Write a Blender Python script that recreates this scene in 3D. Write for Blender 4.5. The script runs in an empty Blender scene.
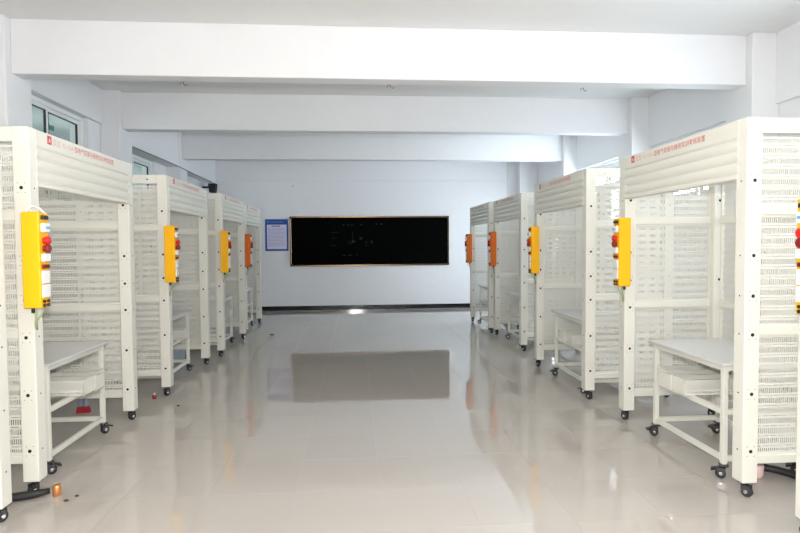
import bpy, bmesh, math, random
from mathutils import Matrix, Vector
random.seed(7)
scene = bpy.context.scene
C = scene.collection
PI = math.pi

# ------------------------------------------------------------------ camera
YAW, PITCH, ROLL, FPX = 0.0788, 0.0377, -0.0076, 564.84
fw = Vector((math.sin(YAW)*math.cos(PITCH), math.cos(YAW)*math.cos(PITCH), -math.sin(PITCH)))
rt = Vector((math.cos(YAW), -math.sin(YAW), 0)); up = rt.cross(fw)
rt2 = rt*math.cos(ROLL) + up*math.sin(ROLL); up2 = -rt*math.sin(ROLL) + up*math.cos(ROLL)
cam_d = bpy.data.cameras.new('camera'); cam = bpy.data.objects.new('camera', cam_d); C.objects.link(cam)
cam_d.sensor_fit = 'HORIZONTAL'; cam_d.sensor_width = 36; cam_d.lens = FPX/800*36; cam_d.clip_start = .05
M = Matrix((( rt2.x, up2.x, -fw.x, 0), (rt2.y, up2.y, -fw.y, 0), (rt2.z, up2.z, -fw.z, 1.6), (0, 0, 0, 1)))
cam.matrix_world = M
scene.camera = cam

# ------------------------------------------------------------------ world, lights, exposure
world = bpy.data.worlds.new('world'); scene.world = world; world.use_nodes = True
bg = world.node_tree.nodes['Background']; bg.inputs[0].default_value = (.86, .92, 1.03, 1); bg.inputs[1].default_value = 19.5
vs = scene.view_settings
vs.view_transform = 'Standard'; vs.look = 'None'; vs.gamma = 1; vs.use_curve_mapping = False
vs.exposure = 0.04
scene.cycles.transparent_max_bounces = 32
scene.cycles.max_bounces = 8
scene.cycles.diffuse_bounces = 6

def area_light(name, loc, rot, sx, sy, power, col=(1, 1, 1), portal=False):
    d = bpy.data.lights.new(name, 'AREA'); d.shape = 'RECTANGLE'; d.size = sx; d.size_y = sy; d.energy = power; d.color = col
    if portal: d.cycles.is_portal = True
    o = bpy.data.objects.new(name, d); o.location = loc; o.rotation_euler = rot; C.objects.link(o); return o

# added fill lights, not real fittings, brightening the corridor behind the left windows
for y in (2.5, 6.5, 10.5, 13.5):
    cl = bpy.data.lights.new('corridor_fill', 'POINT'); cl.energy = 45; cl.shadow_soft_size = .15; cl.color = (.93, 1, .98)
    clo = bpy.data.objects.new('corridor_fill', cl); clo.location = (-5.2, y, 2.7); C.objects.link(clo)
# the photographer's flash, on top of the camera
fl = bpy.data.lights.new('camera_flash', 'POINT'); fl.energy = 510; fl.shadow_soft_size = .06; fl.color = (1, .98, .94)
flo = bpy.data.objects.new('camera_flash', fl); flo.location = (.0, .02, 1.82); C.objects.link(flo)

# ------------------------------------------------------------------ room numbers
XWL, XWR = -3.64, 4.60           # side walls
YB, YR = 14.19, -3.2             # back wall, wall behind the camera
ZC, ZBM = 3.862, 3.326           # ceiling, underside of the beams
CL, CR = -3.371, 4.288           # inner faces of the columns
BEAMS = [5.938, 8.621, 11.46]
# windows: (y0, y1, sill, head)
WIN_L = [(6.36, 8.13, 2.1, 3.37), (9.05, 10.74, 2.1, 3.16), (11.86, 12.96, 2.1, 3.16), (.4, 4.9, 2.1, 3.37)]
WIN_R = [(9.1, 11.25, 1.95, 3.06), (12.0, 13.3, .95, 2.6), (2.4, 4.5, 1.95, 3.06), (6.4, 8.4, 2.2, 2.86)]  # last opening is added out of view, to light the bay behind the nearest beam
for (a, b, s, h) in WIN_R:       # guide the sampling of daylight through the openings of the right wall
    area_light('daylight_portal', (XWR+.26, (a+b)/2, (s+h)/2), (0, PI/2, 0), h-s, b-a, 1, portal=True)

# ------------------------------------------------------------------ materials
def mat(name, col, rough=.5, metal=0., spec=.5, bump=0., bscale=60., var=0., coat=0.):
    m = bpy.data.materials.new(name); m.use_nodes = True
    nt = m.node_tree; p = nt.nodes['Principled BSDF']
    p.inputs['Base Color'].default_value = (*col, 1); p.inputs['Roughness'].default_value = rough
    p.inputs['Metallic'].default_value = metal; p.inputs['Specular IOR Level'].default_value = spec
    p.inputs['Coat Weight'].default_value = coat
    if bump or var:
        tc = nt.nodes.new('ShaderNodeTexCoord'); n = nt.nodes.new('ShaderNodeTexNoise'); n.inputs['Scale'].default_value = bscale
        n.inputs['Detail'].default_value = 5
        nt.links.new(tc.outputs['Object'], n.inputs['Vector'])
        if bump:
            b = nt.nodes.new('ShaderNodeBump'); b.inputs['Strength'].default_value = bump; b.inputs['Distance'].default_value = .01
            nt.links.new(n.outputs['Fac'], b.inputs['Height']); nt.links.new(b.outputs['Normal'], p.inputs['Normal'])
        if var:
            mx = nt.nodes.new('ShaderNodeMix'); mx.data_type = 'RGBA'
            mx.inputs[6].default_value = (*[c*(1-var) for c in col], 1); mx.inputs[7].default_value = (*[min(1, c*(1+var)) for c in col], 1)
            nt.links.new(n.outputs['Fac'], mx.inputs[0]); nt.links.new(mx.outputs[2], p.inputs['Base Color'])
    return m

M_WALL = mat('white_plaster', (.80, .80, .82), .85, bump=.06, bscale=9, var=.02)
M_CEIL = mat('ceiling_plaster', (.78, .78, .78), .9, bump=.05, bscale=7, var=.02)
M_BASE = mat('black_base_tile', (.012, .012, .016), .09)
M_PAINT = mat('cream_paint', (.72, .71, .645), .38, bump=.02, bscale=200, var=.015)
M_GREYTOP = mat('grey_laminate', (.60, .60, .59), .35, var=.04, bscale=40)
M_HOLE = mat('black_hole', (.01, .01, .01), .9)
M_YEL = mat('yellow_paint', (.95, .47, .005), .3)
M_ORA = mat('orange_red_paint', (.72, .15, .008), .3)
M_RED = mat('red_plastic', (.62, .012, .012), .3)
M_BRIST = mat('red_bristle', (.30, .008, .015), .7)
M_DRED = mat('dark_red_plastic', (.22, .01, .012), .35)
M_WHITEP = mat('white_plastic', (.82, .82, .82), .3)
M_BLUEP = mat('blue_plastic', (.12, .35, .62), .35)
M_BLACKP = mat('black_plastic', (.012, .012, .013), .35)
M_RUBBER = mat('black_rubber', (.015, .015, .016), .55)
M_FORK = mat('dark_caster_metal', (.10, .10, .11), .25, metal=.7)
M_CHROME = mat('zinc_metal', (.72, .73, .75), .16, metal=1)
M_PRINT = mat('red_print', (.62, .06, .06), .5)
M_PRINTF = mat('faded_red_print', (.72, .38, .34), .5)
M_UPVC = mat('white_window_plastic', (.82, .84, .85), .3)
M_SEAL = mat('black_seal', (.02, .025, .025), .6)
M_BOARD = mat('blackboard_enamel', (.0015, .0018, .0018), .8, spec=.03)
M_BRONZE = mat('bronze_frame', (.24, .15, .08), .18, metal=1)
M_CHALK = mat('chalk', (.022, .028, .027), .9, spec=.03)
M_PBLUE = mat('poster_blue', (.006, .05, .30), .4)
M_PPALE = mat('poster_pale', (.62, .62, .80), .4)
M_PDARK = mat('poster_ink', (.06, .05, .10), .5)
M_PINK2 = mat('poster_pink_ink', (.36, .27, .46), .5)
M_SPK = mat('speaker_black', (.006, .006, .007), .6)
M_CABLE = mat('dark_cable', (.08, .085, .09), .5)
M_COPPER = mat('copper', (.62, .27, .10), .35, metal=.6, var=.2, bscale=90)
M_PINK = mat('pink_plastic', (.72, .50, .50), .4)
M_STOOLB = mat('blue_grey_plastic', (.38, .46, .56), .4)
M_GREEN = mat('green_lamp_plastic', (.008, .16, .08), .4)
M_CORR = mat('corridor_plaster', (.42, .46, .47), .9)
M_CORRD = mat('corridor_dark_door', (.03, .05, .05), .6)
M_GROUT = mat('grout', (.39, .365, .345), .3)
M_DUST = mat('dark_crumb', (.05, .04, .04), .8)
M_LAMP = mat('lamp_housing', (.8, .8, .8), .4)
M_WCABLE = mat('white_cable', (.8, .8, .8), .4)
M_GCABLE = mat('green_yellow_cable', (.35, .45, .22), .45)

def tile_material():
    m = bpy.data.materials.new('polished_beige_tile'); m.use_nodes = True
    nt = m.node_tree; p = nt.nodes['Principled BSDF']
    tc = nt.nodes.new('ShaderNodeTexCoord'); oi = nt.nodes.new('ShaderNodeObjectInfo')
    geo = nt.nodes.new('ShaderNodeNewGeometry')
    n = nt.nodes.new('ShaderNodeTexNoise'); n.inputs['Scale'].default_value = 2.2; n.inputs['Detail'].default_value = 6; n.inputs['Roughness'].default_value = .65
    nt.links.new(geo.outputs['Position'], n.inputs['Vector'])
    mx = nt.nodes.new('ShaderNodeMix'); mx.data_type = 'RGBA'
    mx.inputs[6].default_value = (.445, .405, .368, 1); mx.inputs[7].default_value = (.47, .43, .392, 1)
    ad = nt.nodes.new('ShaderNodeMath'); ad.operation = 'MULTIPLY_ADD'; ad.inputs[1].default_value = .5
    nt.links.new(oi.outputs['Random'], ad.inputs[0]); nt.links.new(n.outputs['Fac'], ad.inputs[2])
    nt.links.new(ad.outputs[0], mx.inputs[0]); nt.links.new(mx.outputs[2], p.inputs['Base Color'])
    p.inputs['Roughness'].default_value = .03; p.inputs['IOR'].default_value = 1.8
    # faint waviness of the polish
    n2 = nt.nodes.new('ShaderNodeTexNoise'); n2.inputs['Scale'].default_value = 1.6; n2.inputs['Detail'].default_value = 2
    nt.links.new(geo.outputs['Position'], n2.inputs['Vector'])
    b = nt.nodes.new('ShaderNodeBump'); b.inputs['Strength'].default_value = .02; b.inputs['Distance'].default_value = .004
    nt.links.new(n2.outputs['Fac'], b.inputs['Height']); nt.links.new(b.outputs['Normal'], p.inputs['Normal'])
    return m
M_TILE = tile_material()

def slot_material(name, rowp=.064, sp=.0135, sw=.0058, sh=.034, hslots=True):
    # sheet metal punched with rows of upright slots and thin lying slots between the rows; UV in metres
    m = bpy.data.materials.new(name); m.use_nodes = True
    nt = m.node_tree; p = nt.nodes['Principled BSDF']; out = nt.nodes['Material Output']
    p.inputs['Base Color'].default_value = (.69, .68, .63, 1); p.inputs['Roughness'].default_value = .4
    uv = nt.nodes.new('ShaderNodeUVMap'); sep = nt.nodes.new('ShaderNodeSeparateXYZ'); nt.links.new(uv.outputs[0], sep.inputs[0])
    def math_(op, a, b):
        n = nt.nodes.new('ShaderNodeMath'); n.operation = op
        for i, v in enumerate((a, b)):
            if hasattr(v, 'links'): nt.links.new(v, n.inputs[i])
            else: n.inputs[i].default_value = v
        return n.outputs[0]
    def band(src, pitch, off, width):   # 1 inside a slot-wide band repeated at the pitch
        a = math_('ADD', src, off); a = math_('MODULO', a, pitch); return math_('LESS_THAN', a, width)
    U, V = sep.outputs[0], sep.outputs[1]
    s1 = math_('MULTIPLY', band(U, sp, 10*sp, sw), band(V, rowp, 10*rowp, sh))
    if hslots:
        s2 = math_('MULTIPLY', band(U, .054, .54, .044), band(V, rowp, 10*rowp-(sh+(rowp-sh)/2-.002), .0035))
        s1 = math_('MAXIMUM', s1, s2)
    tr = nt.nodes.new('ShaderNodeBsdfTransparent'); ms = nt.nodes.new('ShaderNodeMixShader')
    nt.links.new(s1, ms.inputs[0]); nt.links.new(p.outputs[0], ms.inputs[1]); nt.links.new(tr.outputs[0], ms.inputs[2])
    nt.links.new(ms.outputs[0], out.inputs[0])
    return m
M_SLOT = slot_material('punched_cream_sheet')
M_TRAYSLOT = slot_material('punched_tray_sheet', .05, .018, .008, .034, False)

def glass_material(name, tint, gloss):
    m = bpy.data.materials.new(name); m.use_nodes = True
    nt = m.node_tree; out = nt.nodes['Material Output']; nt.nodes.remove(nt.nodes['Principled BSDF'])
    tr = nt.nodes.new('ShaderNodeBsdfTransparent'); tr.inputs[0].default_value = (*tint, 1)
    gl = nt.nodes.new('ShaderNodeBsdfGlossy'); gl.inputs['Roughness'].default_value = .02
    fr = nt.nodes.new('ShaderNodeFresnel'); fr.inputs[0].default_value = 1.5
    ms = nt.nodes.new('ShaderNodeMixShader')
    ge = nt.nodes.new('ShaderNodeNewGeometry'); sb = nt.nodes.new('ShaderNodeMath'); sb.operation = 'SUBTRACT'; sb.inputs[0].default_value = 1
    mu = nt.nodes.new('ShaderNodeMath'); mu.operation = 'MULTIPLY'     # only the outer face of the pane mirrors
    nt.links.new(ge.outputs['Backfacing'], sb.inputs[1]); nt.links.new(fr.outputs[0], mu.inputs[0]); nt.links.new(sb.outputs[0], mu.inputs[1])
    nt.links.new(mu.outputs[0], ms.inputs[0]); nt.links.new(tr.outputs[0], ms.inputs[1]); nt.links.new(gl.outputs[0], ms.inputs[2])
    nt.links.new(ms.outputs[0], out.inputs[0]); return m
M_GLASS = glass_material('window_glass', (.92, .96, .95), .1)

# ------------------------------------------------------------------ mesh helpers
class MB:
    def __init__(s): s.v = []; s.f = []; s.mi = []; s.uv = {}; s.sm = []
    def face(s, idx, mi=0, uv=None, smooth=False):
        s.f.append(tuple(idx)); s.mi.append(mi); s.sm.append(smooth)
        if uv: s.uv[len(s.f)-1] = uv
    def box(s, x0, x1, y0, y1, z0, z1, mi=0, ch=0.):
        x0, x1 = min(x0, x1), max(x0, x1); y0, y1 = min(y0, y1), max(y0, y1); z0, z1 = min(z0, z1), max(z0, z1)
        b = len(s.v)
        if ch:   # chamfered box
            c = min(ch, (x1-x0)/2.01, (y1-y0)/2.01, (z1-z0)/2.01)
            bm = bmesh.new(); bmesh.ops.create_cube(bm, size=1)
            for v in bm.verts: v.co = Vector(((x0+x1)/2+v.co.x*(x1-x0), (y0+y1)/2+v.co.y*(y1-y0), (z0+z1)/2+v.co.z*(z1-z0)))
            bmesh.ops.bevel(bm, geom=list(bm.edges), offset=c, segments=1, affect='EDGES', profile=.5)
            bm.verts.index_update()
            for v in bm.verts: s.v.append(tuple(v.co))
            for f in bm.faces: s.face([b+v.index for v in f.verts], mi)
            bm.free(); return s
        s.v += [(x0, y0, z0), (x1, y0, z0), (x1, y1, z0), (x0, y1, z0), (x0, y0, z1), (x1, y0, z1), (x1, y1, z1), (x0, y1, z1)]
        for q in ((3, 2, 1, 0), (4, 5, 6, 7), (0, 1, 5, 4), (1, 2, 6, 5), (2, 3, 7, 6), (3, 0, 4, 7)): s.face([b+i for i in q], mi)
        return s
    def ring_loft(s, rings, mi=0, cap=True, smooth=True, closed=True):
        n = len(rings[0]); b = len(s.v)
        for r in rings: s.v += [tuple(p) for p in r]
        for k in range(len(rings)-1):
            for i in range(n if closed else n-1):
                j = (i+1) % n
                s.face((b+k*n+i, b+k*n+j, b+(k+1)*n+j, b+(k+1)*n+i), mi, smooth=smooth)
        if cap:
            s.face([b+i for i in range(n)][::-1], mi); s.face([b+(len(rings)-1)*n+i for i in range(n)], mi)
        return s
    def cyl(s, p0, p1, r0, r1=None, n=14, mi=0):
        return s.tube([p0, p1], [r0, r0 if r1 is None else r1], n, mi)
    def tube(s, pts, rad, n=8, mi=0):
        pts = [Vector(p) for p in pts]
        if not hasattr(rad, '__len__'): rad = [rad]*len(pts)
        rings = []
        nrm = None
        for i, p in enumerate(pts):
            d = (pts[min(i+1, len(pts)-1)] - pts[max(i-1, 0)]).normalized()
            if nrm is None:
                nrm = d.orthogonal().normalized()
            nrm = (nrm - d*nrm.dot(d)).normalized(); bn = d.cross(nrm)
            rings.append([p + (nrm*math.cos(2*PI*k/n) + bn*math.sin(2*PI*k/n))*rad[i] for k in range(n)])
        return s.ring_loft(rings, mi)
    def bar(s, p0, p1, w, h, mi=0):    # square bar along an axis-aligned line
        a, b = Vector(p0), Vector(p1); d = b-a
        if abs(d.x) > max(abs(d.y), abs(d.z)): return s.box(a.x, b.x, a.y-w/2, a.y+w/2, a.z-h/2, a.z+h/2, mi)
        if abs(d.y) > abs(d.z): return s.box(a.x-w/2, a.x+w/2, a.y, b.y, a.z-h/2, a.z+h/2, mi)
        return s.box(a.x-w/2, a.x+w/2, a.y-h/2, a.y+h/2, a.z, b.z, mi)
    def mesh(s, name, mats):
        me = bpy.data.meshes.new(name); me.from_pydata(s.v, [], s.f)
        for m in (mats if isinstance(mats, (list, tuple)) else [mats]): me.materials.append(m)
        me.polygons.foreach_set('material_index', s.mi); me.polygons.foreach_set('use_smooth', s.sm)
        if s.uv:
            l = me.uv_layers.new(name='UVMap')
            for fi, uv in s.uv.items():
                for li, c in zip(me.polygons[fi].loop_indices, uv): l.data[li].uv = c
        bm = bmesh.new(); bm.from_mesh(me)
        bmesh.ops.recalc_face_normals(bm, faces=list(bm.faces)); bm.to_mesh(me); bm.free()
        me.update(); return me
    def build(s, name, mats, parent=None):
        return link(name, s.mesh(name, mats), parent)

def link(name, me, parent=None, loc=None):
    o = bpy.data.objects.new(name, me); C.objects.link(o)
    if parent is not None: o.parent = parent
    if loc: o.location = loc
    return o
def tag(o, label=None, cat=None, group=None, kind=None):
    if label: o['label'] = label
    if cat: o['category'] = cat
    if group: o['group'] = group
    if kind: o['kind'] = kind
    return o
def empty(name, loc=(0, 0, 0), rz=0):
    o = bpy.data.objects.new(name, None); C.objects.link(o); o.location = loc; o.rotation_euler = (0, 0, rz); o.empty_display_size = .1; return o
KIDS = {}
def kids(o): return [c for c in bpy.data.objects if c.parent == o]
def copy_tree(o, parent=None):
    c = o.copy(); C.objects.link(c); c.parent = parent
    for ch in kids(o): copy_tree(ch, c)
    return c
def structure(name, mb, m, label=None, parent=None):
    o = mb.build(name, m, parent)
    if parent is None: o['kind'] = 'structure'
    if label: o['label'] = label
    return o

# ------------------------------------------------------------------ room shell
TILE = .55
fl_slab = MB().box(XWL-.3, XWR+.3, YR-.3, YB+.3, -.2, -.0012)
floor = structure('floor', fl_slab, M_GROUT, 'polished beige floor tiles reflecting the room')
# tiles: one object each for those that show largest
def tile_mesh(name, sx, sy):
    g, c = .0006, .0004
    m = MB(); x, y = sx/2-g, sy/2-g
    m.v += [(-x, -y, -.006), (x, -y, -.006), (x, y, -.006), (-x, y, -.006), (-x, -y, -c), (x, -y, -c), (x, y, -c), (-x, y, -c),
            (-x+c, -y+c, 0), (x-c, -y+c, 0), (x-c, y-c, 0), (-x+c, y-c, 0)]
    for i in range(4):
        j = (i+1) % 4; m.face((i, j, 4+j, 4+i)); m.face((4+i, 4+j, 8+j, 8+i))
    m.face((8, 9, 10, 11)); return m.mesh(name, M_TILE)
tiles = []
kx0 = math.floor((XWL-.147)/TILE); ky0 = math.floor((YR-5.31)/TILE)
for i in range(kx0, kx0+17):
    for j in range(ky0, ky0+33):
        x0 = max(XWL, .147+i*TILE); x1 = min(XWR, .147+(i+1)*TILE); y0 = max(YR, 5.31+j*TILE); y1 = min(YB, 5.31+(j+1)*TILE)
        if x1-x0 > .02 and y1-y0 > .02: tiles.append((x0, x1, y0, y1))
def seen(t):
    x, y = (t[0]+t[1])/2, (t[2]+t[3])/2
    if y < 1.9: return 0
    if abs(x-.08*y) > .72*y+.4: return 0
    return 1/(y*y*y) * (1 if -2.4 < x < 2.8 else .25)
tiles.sort(key=seen, reverse=True)
tcache = {}
rest = MB()
for k, t in enumerate(tiles):
    sx, sy = t[1]-t[0], t[3]-t[2]; c = ((t[0]+t[1])/2, (t[2]+t[3])/2, 0)
    if k < 290 and seen(t) > 0:
        key = (round(sx, 3), round(sy, 3))
        if key not in tcache: tcache[key] = tile_mesh('tile', sx, sy)
        link('tile', tcache[key], floor, c)
    else:
        rest.box(t[0]+.0006, t[1]-.0006, t[2]+.0006, t[3]-.0006, -.006, 0)
ro = rest.build('outlying_tiles', M_TILE, floor); ro['kind'] = 'stuff'

structure('ceiling', MB().box(XWL-.3, XWR+.3, YR-.3, YB+.3, ZC, ZC+.2), M_CEIL)
structure('wall_back', MB().box(XWL-.3, XWR+.3, YB, YB+.25, 0, ZC), M_WALL, 'pale back wall carrying the blackboard')
structure('wall_front', MB().box(XWL-.3, XWR+.3, YR-.25, YR, 0, ZC), M_WALL)
def wall_with_windows(name, xa, xb, wins):
    m = MB(); y = YR
    for (a, b, s, h) in sorted(wins):
        m.box(xa, xb, y, a, 0, ZC); m.box(xa, xb, a, b, 0, s); m.box(xa, xb, a, b, h, ZC); y = b
    m.box(xa, xb, y, YB, 0, ZC); return structure(name, m, M_WALL)
wall_with_windows('wall_left', XWL-.24, XWL, WIN_L)
wall_with_windows('wall_right', XWR, XWR+.24, WIN_R)
structure('baseboard_back', MB().box(XWL+.02, XWR-.02, YB-.012, YB, 0, .105, ch=.003), M_BASE, 'glossy black baseboard along the back wall')
for side, x0, x1 in (('left', XWL, XWL+.012), ('right', XWR-.012, XWR)):
    structure('baseboard_'+side, MB().box(x0, x1, YR+.02, YB-.02, 0, .095, ch=.003), M_BASE)
# beams and columns
bl = ['nearest and widest white ceiling beam spanning the whole room', 'second white ceiling beam, between the nearest and the farthest', 'farthest white ceiling beam before the back wall']
for k, y in enumerate(BEAMS):
    structure('trim_%d' % (k+1), MB().box(CL, CR, y, y+.2, ZBM, ZC, ch=.006), M_WALL, bl[k])
structure('trim_4', MB().box(CL, CR, -.6, -.4, ZBM, ZC, ch=.006), M_WALL)
n = 5
for y in (-.7, 5.838, 8.51, 11.36):
    for x0, x1 in ((XWL, CL), (CR, XWR)):
        structure('trim_%d' % n, MB().box(x0, x1, y, y+.45, 0, ZC, ch=.008), M_WALL, 'white column against the side wall'); n += 1
structure('trim_%d' % n, MB().box(4.10, XWR, YB-.32, YB, 0, ZC, ch=.008), M_WALL, 'white column in the far right corner'); n += 1
# ring beams over the windows, proud of the side walls
for x0, x1, z0 in ((XWL, XWL+.045, 3.37), (XWR-.045, XWR, 3.10)):
    for y0, y1 in ((YR, -.7), (-.25, 5.838), (6.288, 8.51), (8.96, 11.36), (11.81, YB-(.32 if x0 > 0 else 0))):
        deep = x0 == XWL and y0 > 8.6
        structure('trim_%d' % n, MB().box(x0, CL-.02 if deep else x1, y0, y1, 3.155 if deep else z0, ZC, ch=.004), M_WALL); n += 1

def window(idx, xo, s, a, b, sill, head, nsash, label):
    # s: direction from the room towards the outside; frame set back in the opening
    w = empty('window_%d' % idx, (xo+s*.09, (a+b)/2, sill)); w['kind'] = 'structure'; w['label'] = label
    H = head-sill; hw = (b-a)/2; t = .055
    f = MB(); f.box(-.03, .03, -hw, hw, H-t, H, ch=.004); f.box(-.03, .03, -hw, hw, 0, t, ch=.004)
    f.box(-.03, .03, -hw, -hw+t, t, H-t, ch=.004); f.box(-.03, .03, hw-t, hw, t, H-t, ch=.004)
    f.build('window_frame', M_UPVC, w)
    ww = (2*hw-2*t)/nsash
    for k in range(nsash):
        y0 = -hw+t+k*ww; y1 = y0+ww; dx = (-.012 if k % 2 else .012); st = .05
        m = MB(); m.box(dx-.012, dx+.012, y0, y1, H-t-st, H-t, ch=.003); m.box(dx-.012, dx+.012, y0, y1, t, t+st, ch=.003)
        m.box(dx-.012, dx+.012, y0, y0+st, t+st, H-t-st, ch=.003); m.box(dx-.012, dx+.012, y1-st, y1, t+st, H-t-st, ch=.003)
        sh = m.build('sash', M_UPVC, w)
        q = MB(); e = .009
        q.box(dx-.014, dx+.014, y0+st, y1-st, H-t-st-e, H-t-st); q.box(dx-.014, dx+.014, y0+st, y0+st+e, t+st, H-t-st)
        q.box(dx-.014, dx+.014, y1-st-e, y1-st, t+st, H-t-st); q.build('seal', M_SEAL, sh)
        g = MB().box(dx-.003, dx+.003, y0+st, y1-st, t+st, H-t-st); g.build('pane', M_GLASS, sh)
    MB().box(-.10, .14, -hw, hw, -.03, 0, ch=.003).build('window_sill', M_UPVC, w)
wl = ['white corridor window above the nearest left rack', 'dark corridor window above the second left rack', 'farthest corridor window in the left wall', 'corridor window beside the camera']
for k, (a, b, s, h) in enumerate(WIN_L): window(k+1, XWL, -1, a, b, s, h, 2 if b-a < 2 else 4, wl[k])
wr = ['bright window in the right wall above the second rack', 'farthest bright window in the right wall', 'window beside the camera in the right wall', 'unseen window added in the right wall to light the bay behind the nearest beam']
for k, (a, b, s, h) in enumerate(WIN_R): window(k+5, XWR, 1, a, b, s, h, 2 if b-a < 2.5 else 4, wr[k])
# corridor outside the left wall
co = MB(); co.box(-6.3, -6.1, YR, YB+.3, -.1, ZC+.1); co.box(-6.1, XWL-.24, YR, YB+.3, ZC, ZC+.2); co.box(-6.1, XWL-.24, YR, YB+.3, -.2, 0)
co.box(-6.1, XWL-.24, YR-.2, YR, 0, ZC); co.box(-6.1, XWL-.24, YB+.3, YB+.5, 0, ZC)
structure('wall_corridor', co, M_CORR, 'dim corridor seen through the left windows')
es = empty('exit_sign', (-5.3, 10.45, 3.66)); MB().box(-.015, .015, -.08, .08, 0, .085, ch=.004).build('sign_plate', M_GREEN, es)
for q in (-.06, .06): MB().cyl((0, q, .085), (0, q, .202), .003, n=6).build('hanger_rod', M_CHROME, es)
tag(es, 'green sign hanging from the corridor ceiling, seen through the nearest left window', 'sign')
structure('door_1', MB().box(-6.1, -6.06, 12.2, 14.0, 0, 3.2, ch=.004), M_CORRD)
# ------------------------------------------------------------------ small fittings of the room
sp = MB().ring_loft([[(-.065, -.09, 0), (.065, -.09, 0), (.065, .09, 0), (-.065, .09, 0)], [(-.085, -.12, .21), (.085, -.12, .21), (.085, .12, .21), (-.085, .12, .21)]], smooth=False)
s = empty('loudspeaker', (-3.37, 13.84, 2.885)); sp.build('cabinet', M_SPK, s)
MB().box(-.27, -.07, .08  , .11, .12, .16).build('wall_bracket', M_SPK, s)
tag(s, 'small black loudspeaker high on the left wall near the back corner', 'loudspeaker')
cb = MB().tube([(CL+.012, 8.98, 3.125), (CL+.008, 10.4, 3.145), (CL+.012, 11.37, 3.14), (CL+.012, 11.8, 3.135), (CL+.006, 12.8, 3.125), (-3.37, 13.5, 3.12), (-3.37, 13.80, 3.112)], .007, 6)
tag(cb.build('speaker_cable', M_CABLE), 'dark cable running along the left wall to the loudspeaker', 'cable')
tag(MB().box(3.875, 3.91, YB-.02, YB, 2.2, ZC, ch=.004).build('conduit', M_WALL), 'white vertical conduit on the back wall near the right corner', 'conduit')
tag(MB().box(XWL+.05, 3.87, YB-.014, YB, 3.20, 3.22, ch=.004).build('cable_duct', M_WALL), 'thin white horizontal duct across the back wall above the blackboard', 'duct')
tag(MB().cyl((-1.517, YB-.03, 3.08), (-1.517, YB, 3.08), .012).build('nail', M_SEAL), 'dark nail in the back wall above the blackboard', 'nail')
for k, (x, lb) in enumerate(((-1.78, 'left'), (.40, 'middle'), (2.55, 'right'))):
    m = MB().tube([(x, 6.17, ZBM+.02), (x, 6.17, ZBM-.015), (x+.018, 6.17, ZBM-.032), (x+.034, 6.17, ZBM-.016)], .004, 6)
    m.tube([(x-.02, 6.165, ZBM+.01), (x-.04, 6.165, ZBM-.022)], .0035, 6)
    tag(m.build('ceiling_hook', M_CABLE), '%s one of three bent wire hooks under the nearest beam' % lb, 'hook', 'wire hooks under the nearest beam')

# blackboard
bb = empty('blackboard', (0, YB, 0)); bx0, bx1, bz0, bz1 = -1.610, 2.367, 1.0912, 2.330
fwid = .036
MB().box(bx0+fwid*.6, bx1-fwid*.6, -.02, 0, bz0+fwid*.6, bz1-fwid*.6).build('writing_surface', M_BOARD, bb)
for nm, a in (('top', (bx0, bx1, bz1-fwid, bz1)), ('bottom', (bx0, bx1, bz0, bz0+fwid)), ('l', (bx0, bx0+fwid, bz0+fwid, bz1-fwid)), ('r', (bx1-fwid, bx1, bz0+fwid, bz1-fwid))):
    MB().box(a[0], a[1], -.042, 0, a[2], a[3], ch=.008).build('frame_rail', M_BRONZE, bb)
for x in (bx0, bx1):
    for z in (bz0, bz1):
        q = MB().box(min(x, x+(.06 if x == bx0 else -.06)), max(x, x+(.06 if x == bx0 else -.06)), -.045, 0, min(z, z+(.06 if z == bz0 else -.06)), max(z, z+(.06 if z == bz0 else -.06)), ch=.006)
        q.build('corner_cap', M_BLACKP, bb)
ck = MB()
def stroke(px, py, w, h):   # chalk strokes, placed from the left edge and top of the board (metres)
    ck.box(bx0+px, bx0+px+w, -.0215, -.019, bz1-py-h, bz1-py)
for (px, py, w, h) in [(1.02, .40, .20, .012), (1.03, .53, .10, .014), (1.02, .72, .12, .014), (1.40, .62, .10, .012), (1.41, .67, .12, .012), (1.54, .38, .012, .24), (1.52, .60, .09, .06),
                       (1.28, .96, .10, .02), (1.44, .96, .08, .025), (1.64, .93, .02, .06), (1.72, .52, .07, .06), (1.88, .60, .012, .14), (1.85, .64, .09, .012), (1.98, .60, .06, .012), (2.0, .63, .05, .05),
                       (1.30, .20, .05, .03), (1.42, .20, .05, .03), (1.50, .21, .08, .02), (1.74, .20, .06, .03), (2.12, .18, .05, .03), (2.24, .18, .06, .04)]: stroke(px, py, w, h)
co_ = ck.build('chalk_writing', M_CHALK, bb); co_['kind'] = 'stuff'
tag(bb, 'long blackboard with bronze frame and faint chalk writing on the back wall', 'blackboard')

# poster
po = empty('wall_poster', (0, YB, 0)); x0, x1, z0, z1 = -2.211, -1.65, 1.482, 2.265
MB().box(x0, x1, -.016, 0, z0, z1, ch=.002).build('backing_board', M_PBLUE, po)
MB().box(x0+.045, x1-.04, -.0185, -.015, z0+.045, z1-.135).build('text_sheet', M_PPALE, po)
tl = MB(); tl2 = MB()
for k in range(6): tl.box(x0+.16+k*.036, x0+.188+k*.036, -.0195, -.018, z1-.185, z1-.158)
for r in range(14):
    z = z1-.215-r*.034; x = x0+.075
    while x < x1-.085:
        w = random.uniform(.02, .07); w = min(w, x1-.075-x); tl2.box(x, x+w, -.0195, -.018, z-.013, z); x += w+.012
a = tl.build('title', M_PDARK, po); a['kind'] = 'stuff'; a = tl2.build('small_print', M_PINK2, po); a['kind'] = 'stuff'
hd = MB()
hd.box(x0+.05, x0+.10, -.018, -.015, z1-.095, z1-.045)
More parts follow.
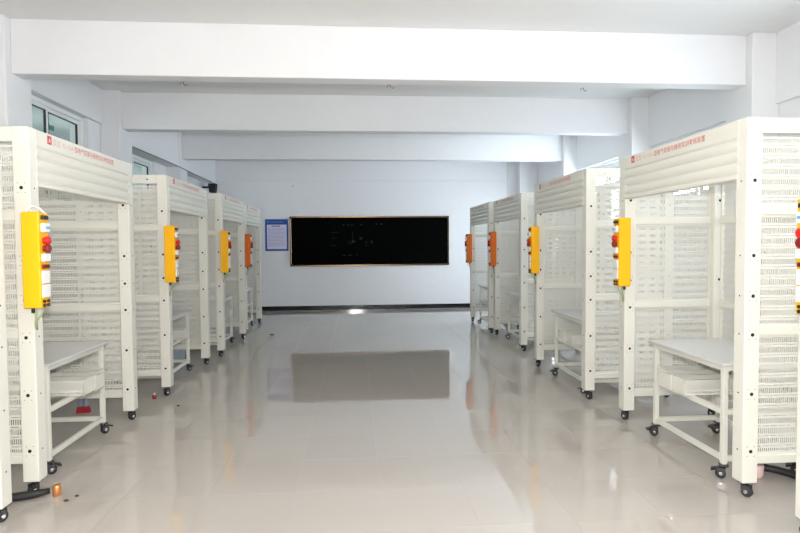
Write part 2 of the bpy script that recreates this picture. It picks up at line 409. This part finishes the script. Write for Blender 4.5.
for k in range(7): hd.box(x0+.14+k*.045, x0+.172+k*.045, -.018, -.015, z1-.088, z1-.055)
a = hd.build('heading', mat('poster_light_blue', (.03, .17, .52), .4), po); a['kind'] = 'stuff'
tag(po, 'blue-framed notice with pale text sheet left of the blackboard', 'poster')

# ------------------------------------------------------------------ training racks
L, D, H, PW = 1.66, .93, 2.364, .10
ZB = .0985
def text_mesh(name, txt, width, m):
    cu = bpy.data.curves.new(name, 'FONT'); cu.body = txt; cu.size = 1; cu.resolution_u = 2; cu.align_x = 'LEFT'
    o = bpy.data.objects.new('t', cu); C.objects.link(o)
    dg = bpy.context.evaluated_depsgraph_get(); me = bpy.data.meshes.new_from_object(o.evaluated_get(dg))
    bpy.data.objects.remove(o); bpy.data.curves.remove(cu)
    xs = [v.co.x for v in me.vertices]; w = max(xs)-min(xs); k = width/w; x0 = min(xs)
    for v in me.vertices: v.co = Vector(((v.co.x-x0)*k, v.co.y*k, 0))
    me.materials.clear(); me.materials.append(m); me.name = name; return me

def caster_parts(parent, loc, yaw, brake):
    c = MB()
    c.box(-.03, .03, -.03, .03, .086, .0985, ch=.003); c.cyl((0, 0, .072), (0, 0, .09), .014, n=10)
    c.box(-.012, .038, -.021, -.016, .022, .074); c.box(-.012, .038, .016, .021, .022, .074); c.box(-.016, .04, -.021, .021, .07, .077, ch=.003)
    o = c.build('caster', M_FORK, parent); o.location = loc; o.rotation_euler = (0, 0, yaw)
    w = MB(); prof = [(-.015, .026), (-.012, .033), (-.006, .034), (.006, .034), (.012, .033), (.015, .026)]
    w.ring_loft([[(.016+r*math.cos(2*PI*i/18), y, .034+r*math.sin(2*PI*i/18)) for i in range(18)] for y, r in prof])
    w.build('wheel', M_RUBBER, o)
    MB().tube([(.016, -.025, .034), (.016, -.022, .034), (.016, .022, .034), (.016, .025, .034)], [.008, .013, .013, .008], 12).build('hub', M_CHROME, o)
    if brake:
        b = MB().ring_loft([[(.03, -.018, .062), (.03, .018, .062), (.03, .018, .075), (.03, -.018, .075)], [(.075, -.022, .048), (.075, .022, .048), (.075, .022, .06), (.075, -.022, .06)]], smooth=False)
        b.build('brake_lever', M_BLACKP, o)
    return o

ROWS_Z = [(.27, 1.02), (1.08, 1.77), (1.83, 2.25)]     # panel heights
def panel_mesh(w, h):     # stands in local XZ plane, x 0..w, z 0..h : a sheet with a folded rim
    m = MB(); r = .014
    m.v += [(r, 0, r), (w-r, 0, r), (w-r, 0, h-r), (r, 0, h-r)]
    m.face((0, 1, 2, 3), 1, uv=[(r, r), (w-r, r), (w-r, h-r), (r, h-r)])
    for a in ((0, w, 0, r), (0, w, h-r, h), (0, r, r, h-r), (w-r, w, r, h-r)): m.box(a[0], a[1], -.009, .009, a[2], a[3], 0)
    return m.mesh('punched_panel', [M_PAINT, M_SLOT])
side_meshes = [panel_mesh(D-2*PW, z1-z0) for z0, z1 in ROWS_Z]
back_meshes = [panel_mesh(L-2*PW, z1-z0) for z0, z1 in ROWS_Z]
TXT_A = text_mesh('maker_lettering', '\u4e9a\u9f99', .10, M_PRINTF)
TXT_B = text_mesh('model_lettering', 'YL-156A', .16, M_PRINTF)
TXT_C = text_mesh('name_lettering', '\u578b\u7535\u6c14\u5b89\u88c5\u4e0e\u7ef4\u4fee\u5b9e\u8bad\u8003\u6838\u88c5\u7f6e', .66, M_PRINT)

def make_rack(s):
    # local frame: x = s*v, v is the depth behind the aisle face; y = distance from the near end; s=+1 right row, -1 left row
    R = empty('training_rack')
    def B(v0, v1, y0, y1, z0, z1, ch=.004): return MB().box(s*v0, s*v1, y0, y1, z0, z1, ch=ch)
    for (v, y) in ((0, 0), (0, L-PW), (D-PW, 0), (D-PW, L-PW)):
        p = B(v, v+PW, y, y+PW, ZB, H).build('post', M_PAINT, R)
        hs = MB()
        front = v == 0
        for z in (.30, .66, 1.03, 1.27, 1.52, 1.98) if front else (.66, 1.27, 1.98):
            hs.cyl((s*(v+.052), y+.0005, z), (s*(v+.052), y-.0012, z), .0115, n=10)
            for dx in (-.022, .022):
                for dz in (-.03, .03): hs.cyl((s*(v+.052+dx), y+.0005, z+dz), (s*(v+.052+dx), y-.0008, z+dz), .0028, n=6)
            if front: hs.cyl((s*.0005, y+.05, z), (s*-.0012, y+.05, z), .0055, n=8)
        h = hs.build('bolt_holes', M_HOLE, p); h['kind'] = 'stuff'
        caster_parts(R, (s*(v+.05), y+.05, 0), (-PI/2 if y == 0 else PI/2)+.5*s, False)
    # rails at both ends and at the back
    for y in (.012, L-.062):
        B(PW, D-PW, y, y+.05, 2.27, H).build('top_rail', M_PAINT, R)
        for z0, z1 in ((1.77, 1.83), (1.02, 1.08), (.215, .27)):
            B(PW, D-PW, y, y+.04, z0, z1).build('cross_rail', M_PAINT, R)
        for k, (z0, z1) in enumerate(ROWS_Z):
            o = link('punched_panel', side_meshes[k], R); o.location = (PW if s > 0 else -(D-PW), y+.024, z0)
    B(D-.062, D-.012, PW, L-PW, 2.27, H).build('top_rail', M_PAINT, R)
    for z0, z1 in ((1.77, 1.83), (1.02, 1.08), (.215, .27)): B(D-.05, D-.012, PW, L-PW, z0, z1).build('cross_rail', M_PAINT, R)
    for k, (z0, z1) in enumerate(ROWS_Z):
        o = link('punched_panel', back_meshes[k], R); o.rotation_euler = (0, 0, PI/2); o.location = (s*(D-.03), PW, z0)
    # small screws on the end rail
    sc = MB()
    for v in (.2, .5, .75): sc.cyl((s*v, .0125, 2.315), (s*v, .009, 2.315), .009, n=8)
    a = sc.build('screws', M_CHROME, R); a['kind'] = 'stuff'
    # fluted header
    prof = [(.05, H-.002), (.002, H-.002), (-.003, H-.007), (-.003, 2.262), (.001, 2.254)]
    z = 2.246
    for k in range(3):
        prof += [(.011, z), (.004, z-.010), (-.003, z-.024), (-.006, z-.038), (-.003, z-.052), (.004, z-.064)]; z -= .072
    prof += [(.010, 2.030), (-.004, 2.024), (-.008, 2.014), (-.008, 1.998), (.004, 1.992), (.05, 1.992)]
    hm = MB(); y0, y1 = PW-.02, L-PW+.02
    rings = [[Vector((s*v, y, zz)) for v, zz in prof] for y in (y0, y1)]
    hm.ring_loft(rings, smooth=False)
    hd = hm.build('header_panel', M_PAINT, R)
    # lettering reads from the left for someone facing the rack
    xf = s*-.0038
    def put(me, nm, off, zc):
        o = link(nm, me, hd)
        if s < 0: o.matrix_local = Matrix(((0, 0, 1, xf), (1, 0, 0, off), (0, 1, 0, zc), (0, 0, 0, 1)))
        else: o.matrix_local = Matrix(((0, 0, -1, xf), (-1, 0, 0, L-off), (0, 1, 0, zc), (0, 0, 0, 1)))
        return o
    lg = MB(); lg.box(0, .052, 0, .056, -.0006, .0006)
    put(lg.mesh('logo', M_PRINT), 'logo', .215, 2.292)
    lt = MB(); lt.v += [(.012, .012, .0012), (.026, .044, .0012), (.040, .012, .0012), (.033, .012, .0012), (.026, .028, .0012), (.019, .012, .0012)]; lt.face((0, 1, 4, 5)); lt.face((1, 2, 3, 4))
    put(lt.mesh('logo_mark', M_WHITEP), 'logo_mark', .215, 2.292)
    put(TXT_A, 'maker_lettering', .285, 2.297); put(TXT_B, 'model_lettering', .41, 2.299); put(TXT_C, 'name_lettering', .585, 2.297)
    # control box on a bracket beside the post that is at the left hand of someone facing the rack, towards the camera
    yp = 0 if s < 0 else L-PW
    bz0, bz1 = 1.228, 1.822
    b0, b1 = yp-.115, yp-.002
    cb = B(-.105, .0, b0, b1, bz0, bz1, ch=.006).build('control_box', M_YEL, R)
    B(.0, .004, b0+.02, yp+.05, bz0+.05, bz1-.05, ch=0).mesh('x', M_PAINT)
    br = MB(); br.box(s*-.003, s*-.0005, b0+.03, yp+.07, bz0+.08, bz0+.14); br.box(s*-.003, s*-.0005, b0+.03, yp+.07, bz1-.14, bz1-.08)
    br.build('mounting_bracket', M_CHROME, R)
    yc = (b0+b1)/2; dz = .594/96
    def dev(nm, m, py0, py1, out, w=.074, ch=.004):
        z1, z0 = bz1-(py0-210)*dz, bz1-(py1-210)*dz
        return MB().box(s*-.104, s*-(.105+out), yc-w/2, yc+w/2, z0, z1, ch=ch).build(nm, m, cb)
    dev('terminal_strip', M_BLACKP, 213.5, 217.5, .016, .07)
    bk = dev('circuit_breaker', M_WHITEP, 221, 230, .022)
    z = bz1-(225.5-210)*dz; bkm = MB().box(s*-.126, s*-.138, yc-.018, yc+.018, z-.008, z+.008, ch=.002).build('breaker_toggle', M_BLUEP, cb)
    for py, m in ((238.5, M_RED), (246.5, M_DRED)):
        z = bz1-(py-210)*dz
        q = MB(); q.cyl((s*-.104, yc, z), (s*-.118, yc, z), .02, n=16); q.tube([(s*-.118, yc, z), (s*-.122, yc, z), (s*-.136, yc, z), (s*-.141, yc, z)], [.018, .027, .027, .02], 16)
        q.build('push_button', m, cb)
    dev('circuit_breaker', M_WHITEP, 251.5, 259.5, .022)
    dev('fuse_holder', M_DRED, 262.5, 266.5, .016, .07); dev('terminal_strip', M_BLACKP, 263.3, 265.4, .019, .05)
    dev('power_socket', M_WHITEP, 268.5, 281.6, .012, .084); dev('power_socket', M_WHITEP, 282.6, 295.8, .012, .084)
    t = MB()
    for q in range(2):
        for r in range(2):
            z = bz1-(299.5+r*4-210)*dz; y = yc-.022+q*.044; t.cyl((s*-.104, y, z), (s*-.116, y, z), .010, n=10)
    t.build('round_terminals', M_BLACKP, cb)['kind'] = 'stuff'
    # lead hanging from the box
    cz = bz0
    w = MB().tube([(s*-.05, yc, cz+.01), (s*-.05, yc, cz-.03), (s*-.035, yc+.02, cz-.07), (s*-.012, yc+.05, cz-.12), (s*-.008, yc+.075, cz-.15), (s*-.02, yc+.05, cz-.09), (s*-.07, yc+.03, cz-.035), (s*-.075, yc+.03, cz+.01)], .005, 6)
    w.build('lead', M_GCABLE, cb)
    MB().cyl((s*-.045, yc-.03, cz+.002), (s*-.045, yc-.03, cz-.03), .011, n=10).build('cable_gland', M_BLACKP, cb)
    return R

rackL, rackR = make_rack(-1), make_rack(1)
ora_mesh = {}
def place_rack(proto, first, x, y, label, orange):
    r = proto if first else copy_tree(proto)
    r.location = (x, y, 0)
    tag(r, label, 'rack', 'cream training racks in two rows')
    if orange:
        for c in kids(r):
            if c.name.startswith('control_box'):
                k = c.data.name
                if k not in ora_mesh:
                    me = c.data.copy(); me.materials[0] = M_ORA; ora_mesh[k] = me
                c.data = ora_mesh[k]
    return r
LEFT = [(-2.038, 3.745, 'nearest whole cream rack on the left, with yellow control box and red lettering', 0),
        (-1.985, 6.18, 'second whole cream rack on the left, under the dark window', 0),
        (-1.905, 8.30, 'third cream rack in the left row, in front of the loudspeaker', 0),
        (-1.961, 10.32, 'farthest cream rack on the left, beside the blue notice', 1),
        (-2.038, 1.80, 'cream rack cut off by the left edge of the picture', 0)]
RIGHT = [(2.387, 3.286, 'nearest whole cream rack on the right, with red lettering and yellow box', 0),
         (2.33, 5.56, 'second cream rack on the right, below the bright window', 0),
         (2.445, 8.20, 'third cream rack on the right, with an orange-red box', 1),
         (2.385, 9.97, 'farthest cream rack on the right, nearest to the blackboard', 1),
         (2.387, 1.205, 'cream rack cut off by the right edge, only its yellow box showing', 0)]
pl = [(rackL, i, a) for i, a in enumerate(LEFT)] + [(rackR, i, a) for i, a in enumerate(RIGHT)]
# copies first, so that every copy starts from the untouched prototype
for proto, i, a in pl:
    if i > 0: place_rack(proto, False, *a)
for proto, i, a in pl:
    if i == 0: place_rack(proto, True, *a)
# the white cable over the nearest left box
wc = MB(); pts = [(-2.035, 3.69, 1.55), (-2.03, 3.665, 1.72), (-2.01, 3.65, 1.83), (-1.98, 3.655, 1.862), (-1.95, 3.68, 1.845), (-1.925, 3.70, 1.81)]
cbx = [c for c in kids(rackL) if c.name.startswith('control_box')][0]
pts = [Vector(p)-rackL.location for p in pts[1:]]
wl_ = MB().tube(pts, .006, 6).build('white_lead', M_WCABLE, cbx); wl_['label'] = 'white cable looped over the top of the box'

# ------------------------------------------------------------------ work tables
TL, TD, TH, TB = .90, .58, .795, .036
def make_table(s):
    T = empty('work_table')
    def B(v0, v1, y0, y1, z0, z1, ch=.003): return MB().box(s*v0, s*v1, y0, y1, z0, z1, ch=ch)
    B(-.03, TD+.03, -.03, TL+.03, TH-.022, TH, ch=.004).build('table_top', M_GREYTOP, T)
    for v in (0, TD-TB):
        for y in (0, TL-TB):
            B(v, v+TB, y, y+TB, .0985, TH-.022).build('leg', M_PAINT, T)
            caster_parts(T, (s*(v+TB/2), y+TB/2, 0), (2.6 if s > 0 else .6)+y*.4, True)
    for z in (TH-.042, .455, .135):
        for v in (0, TD-TB):
            B(v+.002, v+TB-.002, TB, TL-TB, z-.018, z+.018).build('rail', M_PAINT, T)
        for y in (0, TL-TB):
            B(TB, TD-TB, y+.002, y+TB-.002, z-.018, z+.018).build('rail', M_PAINT, T)
    return T
tabL, tabR = make_table(-1), make_table(1)
TABS = [(tabL, -2.155, 4.10, 'work table on casters inside the nearest whole left rack'), (tabL, -2.14, 6.53, 'work table on casters inside the second whole left rack'),
        (tabL, -2.05, 8.66, 'work table on casters inside the third left rack'), (tabL, -2.08, 10.68, 'work table on casters inside the farthest left rack'),
        (tabR, 2.462, 3.585, 'grey-topped work table on casters inside the nearest whole right rack'), (tabR, 2.41, 5.78, 'work table on casters inside the second right rack'),
        (tabR, 2.56, 8.45, 'work table on casters inside the third right rack'), (tabR, 2.50, 10.35, 'work table on casters inside the farthest right rack')]
first = set(); later = []
for proto, x, y, lb in TABS:
    if proto.name in first: t = copy_tree(proto)
    else: first.add(proto.name); later.append((proto, x, y, lb)); continue
    t.location = (x, y, 0); tag(t, lb, 'table', 'rolling work tables')
for proto, x, y, lb in later: proto.location = (x, y, 0); tag(proto, lb, 'table', 'rolling work tables')

# punched cable trays lying on the table shelves: channel section, open at the top
def tray_mesh(w, ln, h=.115):
    m = MB(); t = .003
    def sheet(p, uvs): b = len(m.v); m.v.extend(p); m.face([b, b+1, b+2, b+3], 1, uv=uvs)
    for y in (-w/2, w/2): sheet([(0, y, 0), (ln, y, 0), (ln, y, h), (0, y, h)], [(0, .009), (ln, .009), (ln, .009+h), (0, .009+h)])
    m.box(0, ln, -w/2, w/2, 0, t); m.box(0, .004, -w/2, w/2, 0, h); m.box(ln-.004, ln, -w/2, w/2, 0, h)
    for y in (-w/2, w/2):
        sg = 1 if y > 0 else -1
        m.box(0, ln, y-sg*.014, y+sg*.001, h-.005, h); m.box(0, ln, y-.001, y+.001, h-.016, h); m.box(0, ln, y-.001, y+.001, 0, .012)
    return m.mesh('cable_tray', [M_PAINT, M_TRAYSLOT])
TR = tray_mesh(.15, .60); TR2 = tray_mesh(.17, .60)
def trays(s, x, ys, me, where):
    nm = ['farthest', 'middle', 'nearest'] if len(ys) == 3 else ['far', 'near']
    for k, y in enumerate(ys):
        o = link('cable_tray', me, None, (x+s*(len(ys)-1-k)*.022*(-1 if k % 2 else 1), y, .4735)); o.rotation_euler = (0, 0, 0 if s > 0 else PI)
        tag(o, '%s punched cream cable tray on the shelf of the %s table' % (nm[k], where), 'cable tray', 'punched cable trays on the table shelves')
trays(-1, -2.07, (4.98-.155, 4.98-.31, 4.98-.465), TR, 'nearest left')
trays(1, 2.415, (4.345, 4.19, 4.035), TR, 'nearest right')
trays(1, 2.37, (6.46, 6.30, 6.10), TR, 'second right')
trays(-1, -2.09, (7.26, 7.085), TR2, 'second left')
trays(-1, -2.0, (9.38, 9.205), TR2, 'third left')
trays(1, 2.52, (9.05, 8.875), TR2, 'third right')

# cleaning things behind the left racks
br = empty('broom', (-2.65, 5.66, 0), .15)
MB().ring_loft([[(-.062, -.03, 0), (.062, -.03, 0), (.062, .03, 0), (-.062, .03, 0)], [(-.052, -.025, .045), (.052, -.025, .045), (.052, .025, .045), (-.052, .025, .045)], [(-.045, -.02, .06), (.045, -.02, .06), (.045, .02, .06), (-.045, .02, .06)]], smooth=False).build('bristles', M_BRIST, br)
for a in (-1, 1): MB().tube([(a*.022, 0, .05), (a*.026, 0, .25), (a*.016, 0, .42)], [.021, .022, .014], 10).build('neck_tube', M_STOOLB, br)
MB().cyl((0, 0, .40), (0, .06, 1.2), .012, n=10).build('handle', M_STOOLB, br)
tag(br, 'blue-grey broom with red bristles behind the nearest left rack', 'broom')
bn = empty('waste_bin', (-2.50, 8.06, 0))
MB().ring_loft([[(-.085, -.085, 0), (.085, -.085, 0), (.085, .085, 0), (-.085, .085, 0)], [(-.105, -.105, .34), (.105, -.105, .34), (.105, .105, .34), (-.105, .105, .34)], [(-.095, -.095, .34), (.095, -.095, .34), (.095, .095, .34), (-.095, .095, .34)], [(-.078, -.078, .01), (.078, -.078, .01), (.078, .078, .01), (-.078, .078, .01)]], smooth=False).build('bin_body', M_STOOLB, bn)
rm = MB(); rm.box(-.112, .112, -.112, -.098, .33, .35, ch=.003); rm.box(-.112, .112, .098, .112, .33, .35, ch=.003); rm.box(-.112, -.098, -.098, .098, .33, .35, ch=.003); rm.box(.098, .112, -.098, .098, .33, .35, ch=.003)
rm.build('rim', M_STOOLB, bn)
tag(bn, 'small blue-grey bin between the second and third left racks', 'bin')

# ------------------------------------------------------------------ things on the floor
h = MB().tube([(-2.62, 3.60, .03), (-2.40, 3.64, .028), (-2.24, 3.67, .028), (-2.12, 3.70, .03), (-2.04, 3.72, .034), (-1.975, 3.75, .036)], [.026, .026, .027, .027, .024, .018], 10)
tag(h.build('rubber_hose', M_RUBBER), 'black rubber hose on the floor under the nearest left post', 'hose')
c = MB().tube([(-1.942, 3.765, 0), (-1.942, 3.765, .004), (-1.942, 3.765, .066), (-1.942, 3.765, .07)], [.024, .026, .026, .022], 16)
tag(c.build('copper_sleeve', M_COPPER), 'short copper-coloured sleeve standing on the floor by the black hose', 'sleeve')
h2 = MB().tube([(2.80, 3.70, .10), (2.81, 3.69, .05), (2.83, 3.665, .032), (2.88, 3.63, .03), (2.93, 3.56, .03), (2.96, 3.44, .03), (2.98, 3.30, .03), (3.05, 3.05, .03)], .026, 10)
tag(h2.build('corrugated_hose', M_RUBBER), 'black hose lying on the floor beneath the nearest right rack', 'hose')
p = MB().tube([(2.72, 3.60, 0), (2.72, 3.60, .006), (2.72, 3.60, .085), (2.72, 3.60, .088), (2.72, 3.60, .085), (2.72, 3.60, .01)], [.033, .036, .042, .041, .038, .03], 18)
tag(p.build('pink_cup', M_PINK), 'pale pink cup on the floor behind the nearest right post', 'cup')
r = empty('red_plug', (-2.13, 6.09, 0)); MB().tube([(0, 0, 0), (0, 0, .004), (0, 0, .04), (0, 0, .044)], [.018, .021, .021, .016], 12).build('plug_body', M_DRED, r)
MB().tube([(0, 0, .043), (.004, 0, .058), (.008, 0, .062)], [.014, .012, .006], 10).build('plug_tip', M_PINK, r)
tag(r, 'small red plug lying on the floor between the two nearest left racks', 'plug')
for k, (x, y, sz, lb) in enumerate([(-1.835, 3.66, .014, 'dark crumb on the floor right of the copper-coloured sleeve'), (-1.80, 3.725, .012, 'smaller dark crumb on the floor by the sleeve, farther one'),
                                    (-1.79, 5.78, .012, 'dark crumb on the floor before the second left rack'), (-1.512, 10.27, .035, 'black scrap on the floor by the farthest left racks')]):
    m = MB(); m.tube([(-sz, 0, .003), (-.3*sz, .2*sz, .005), (.4*sz, .1*sz, .005), (sz, .3*sz, .003)], [.003+sz*.1, .004+sz*.25, .004+sz*.2, .003], 6)
    o = m.build('floor_crumb', M_DUST); o.location = (x, y, sz*.15); tag(o, lb, 'debris', 'dark crumbs on the floor')
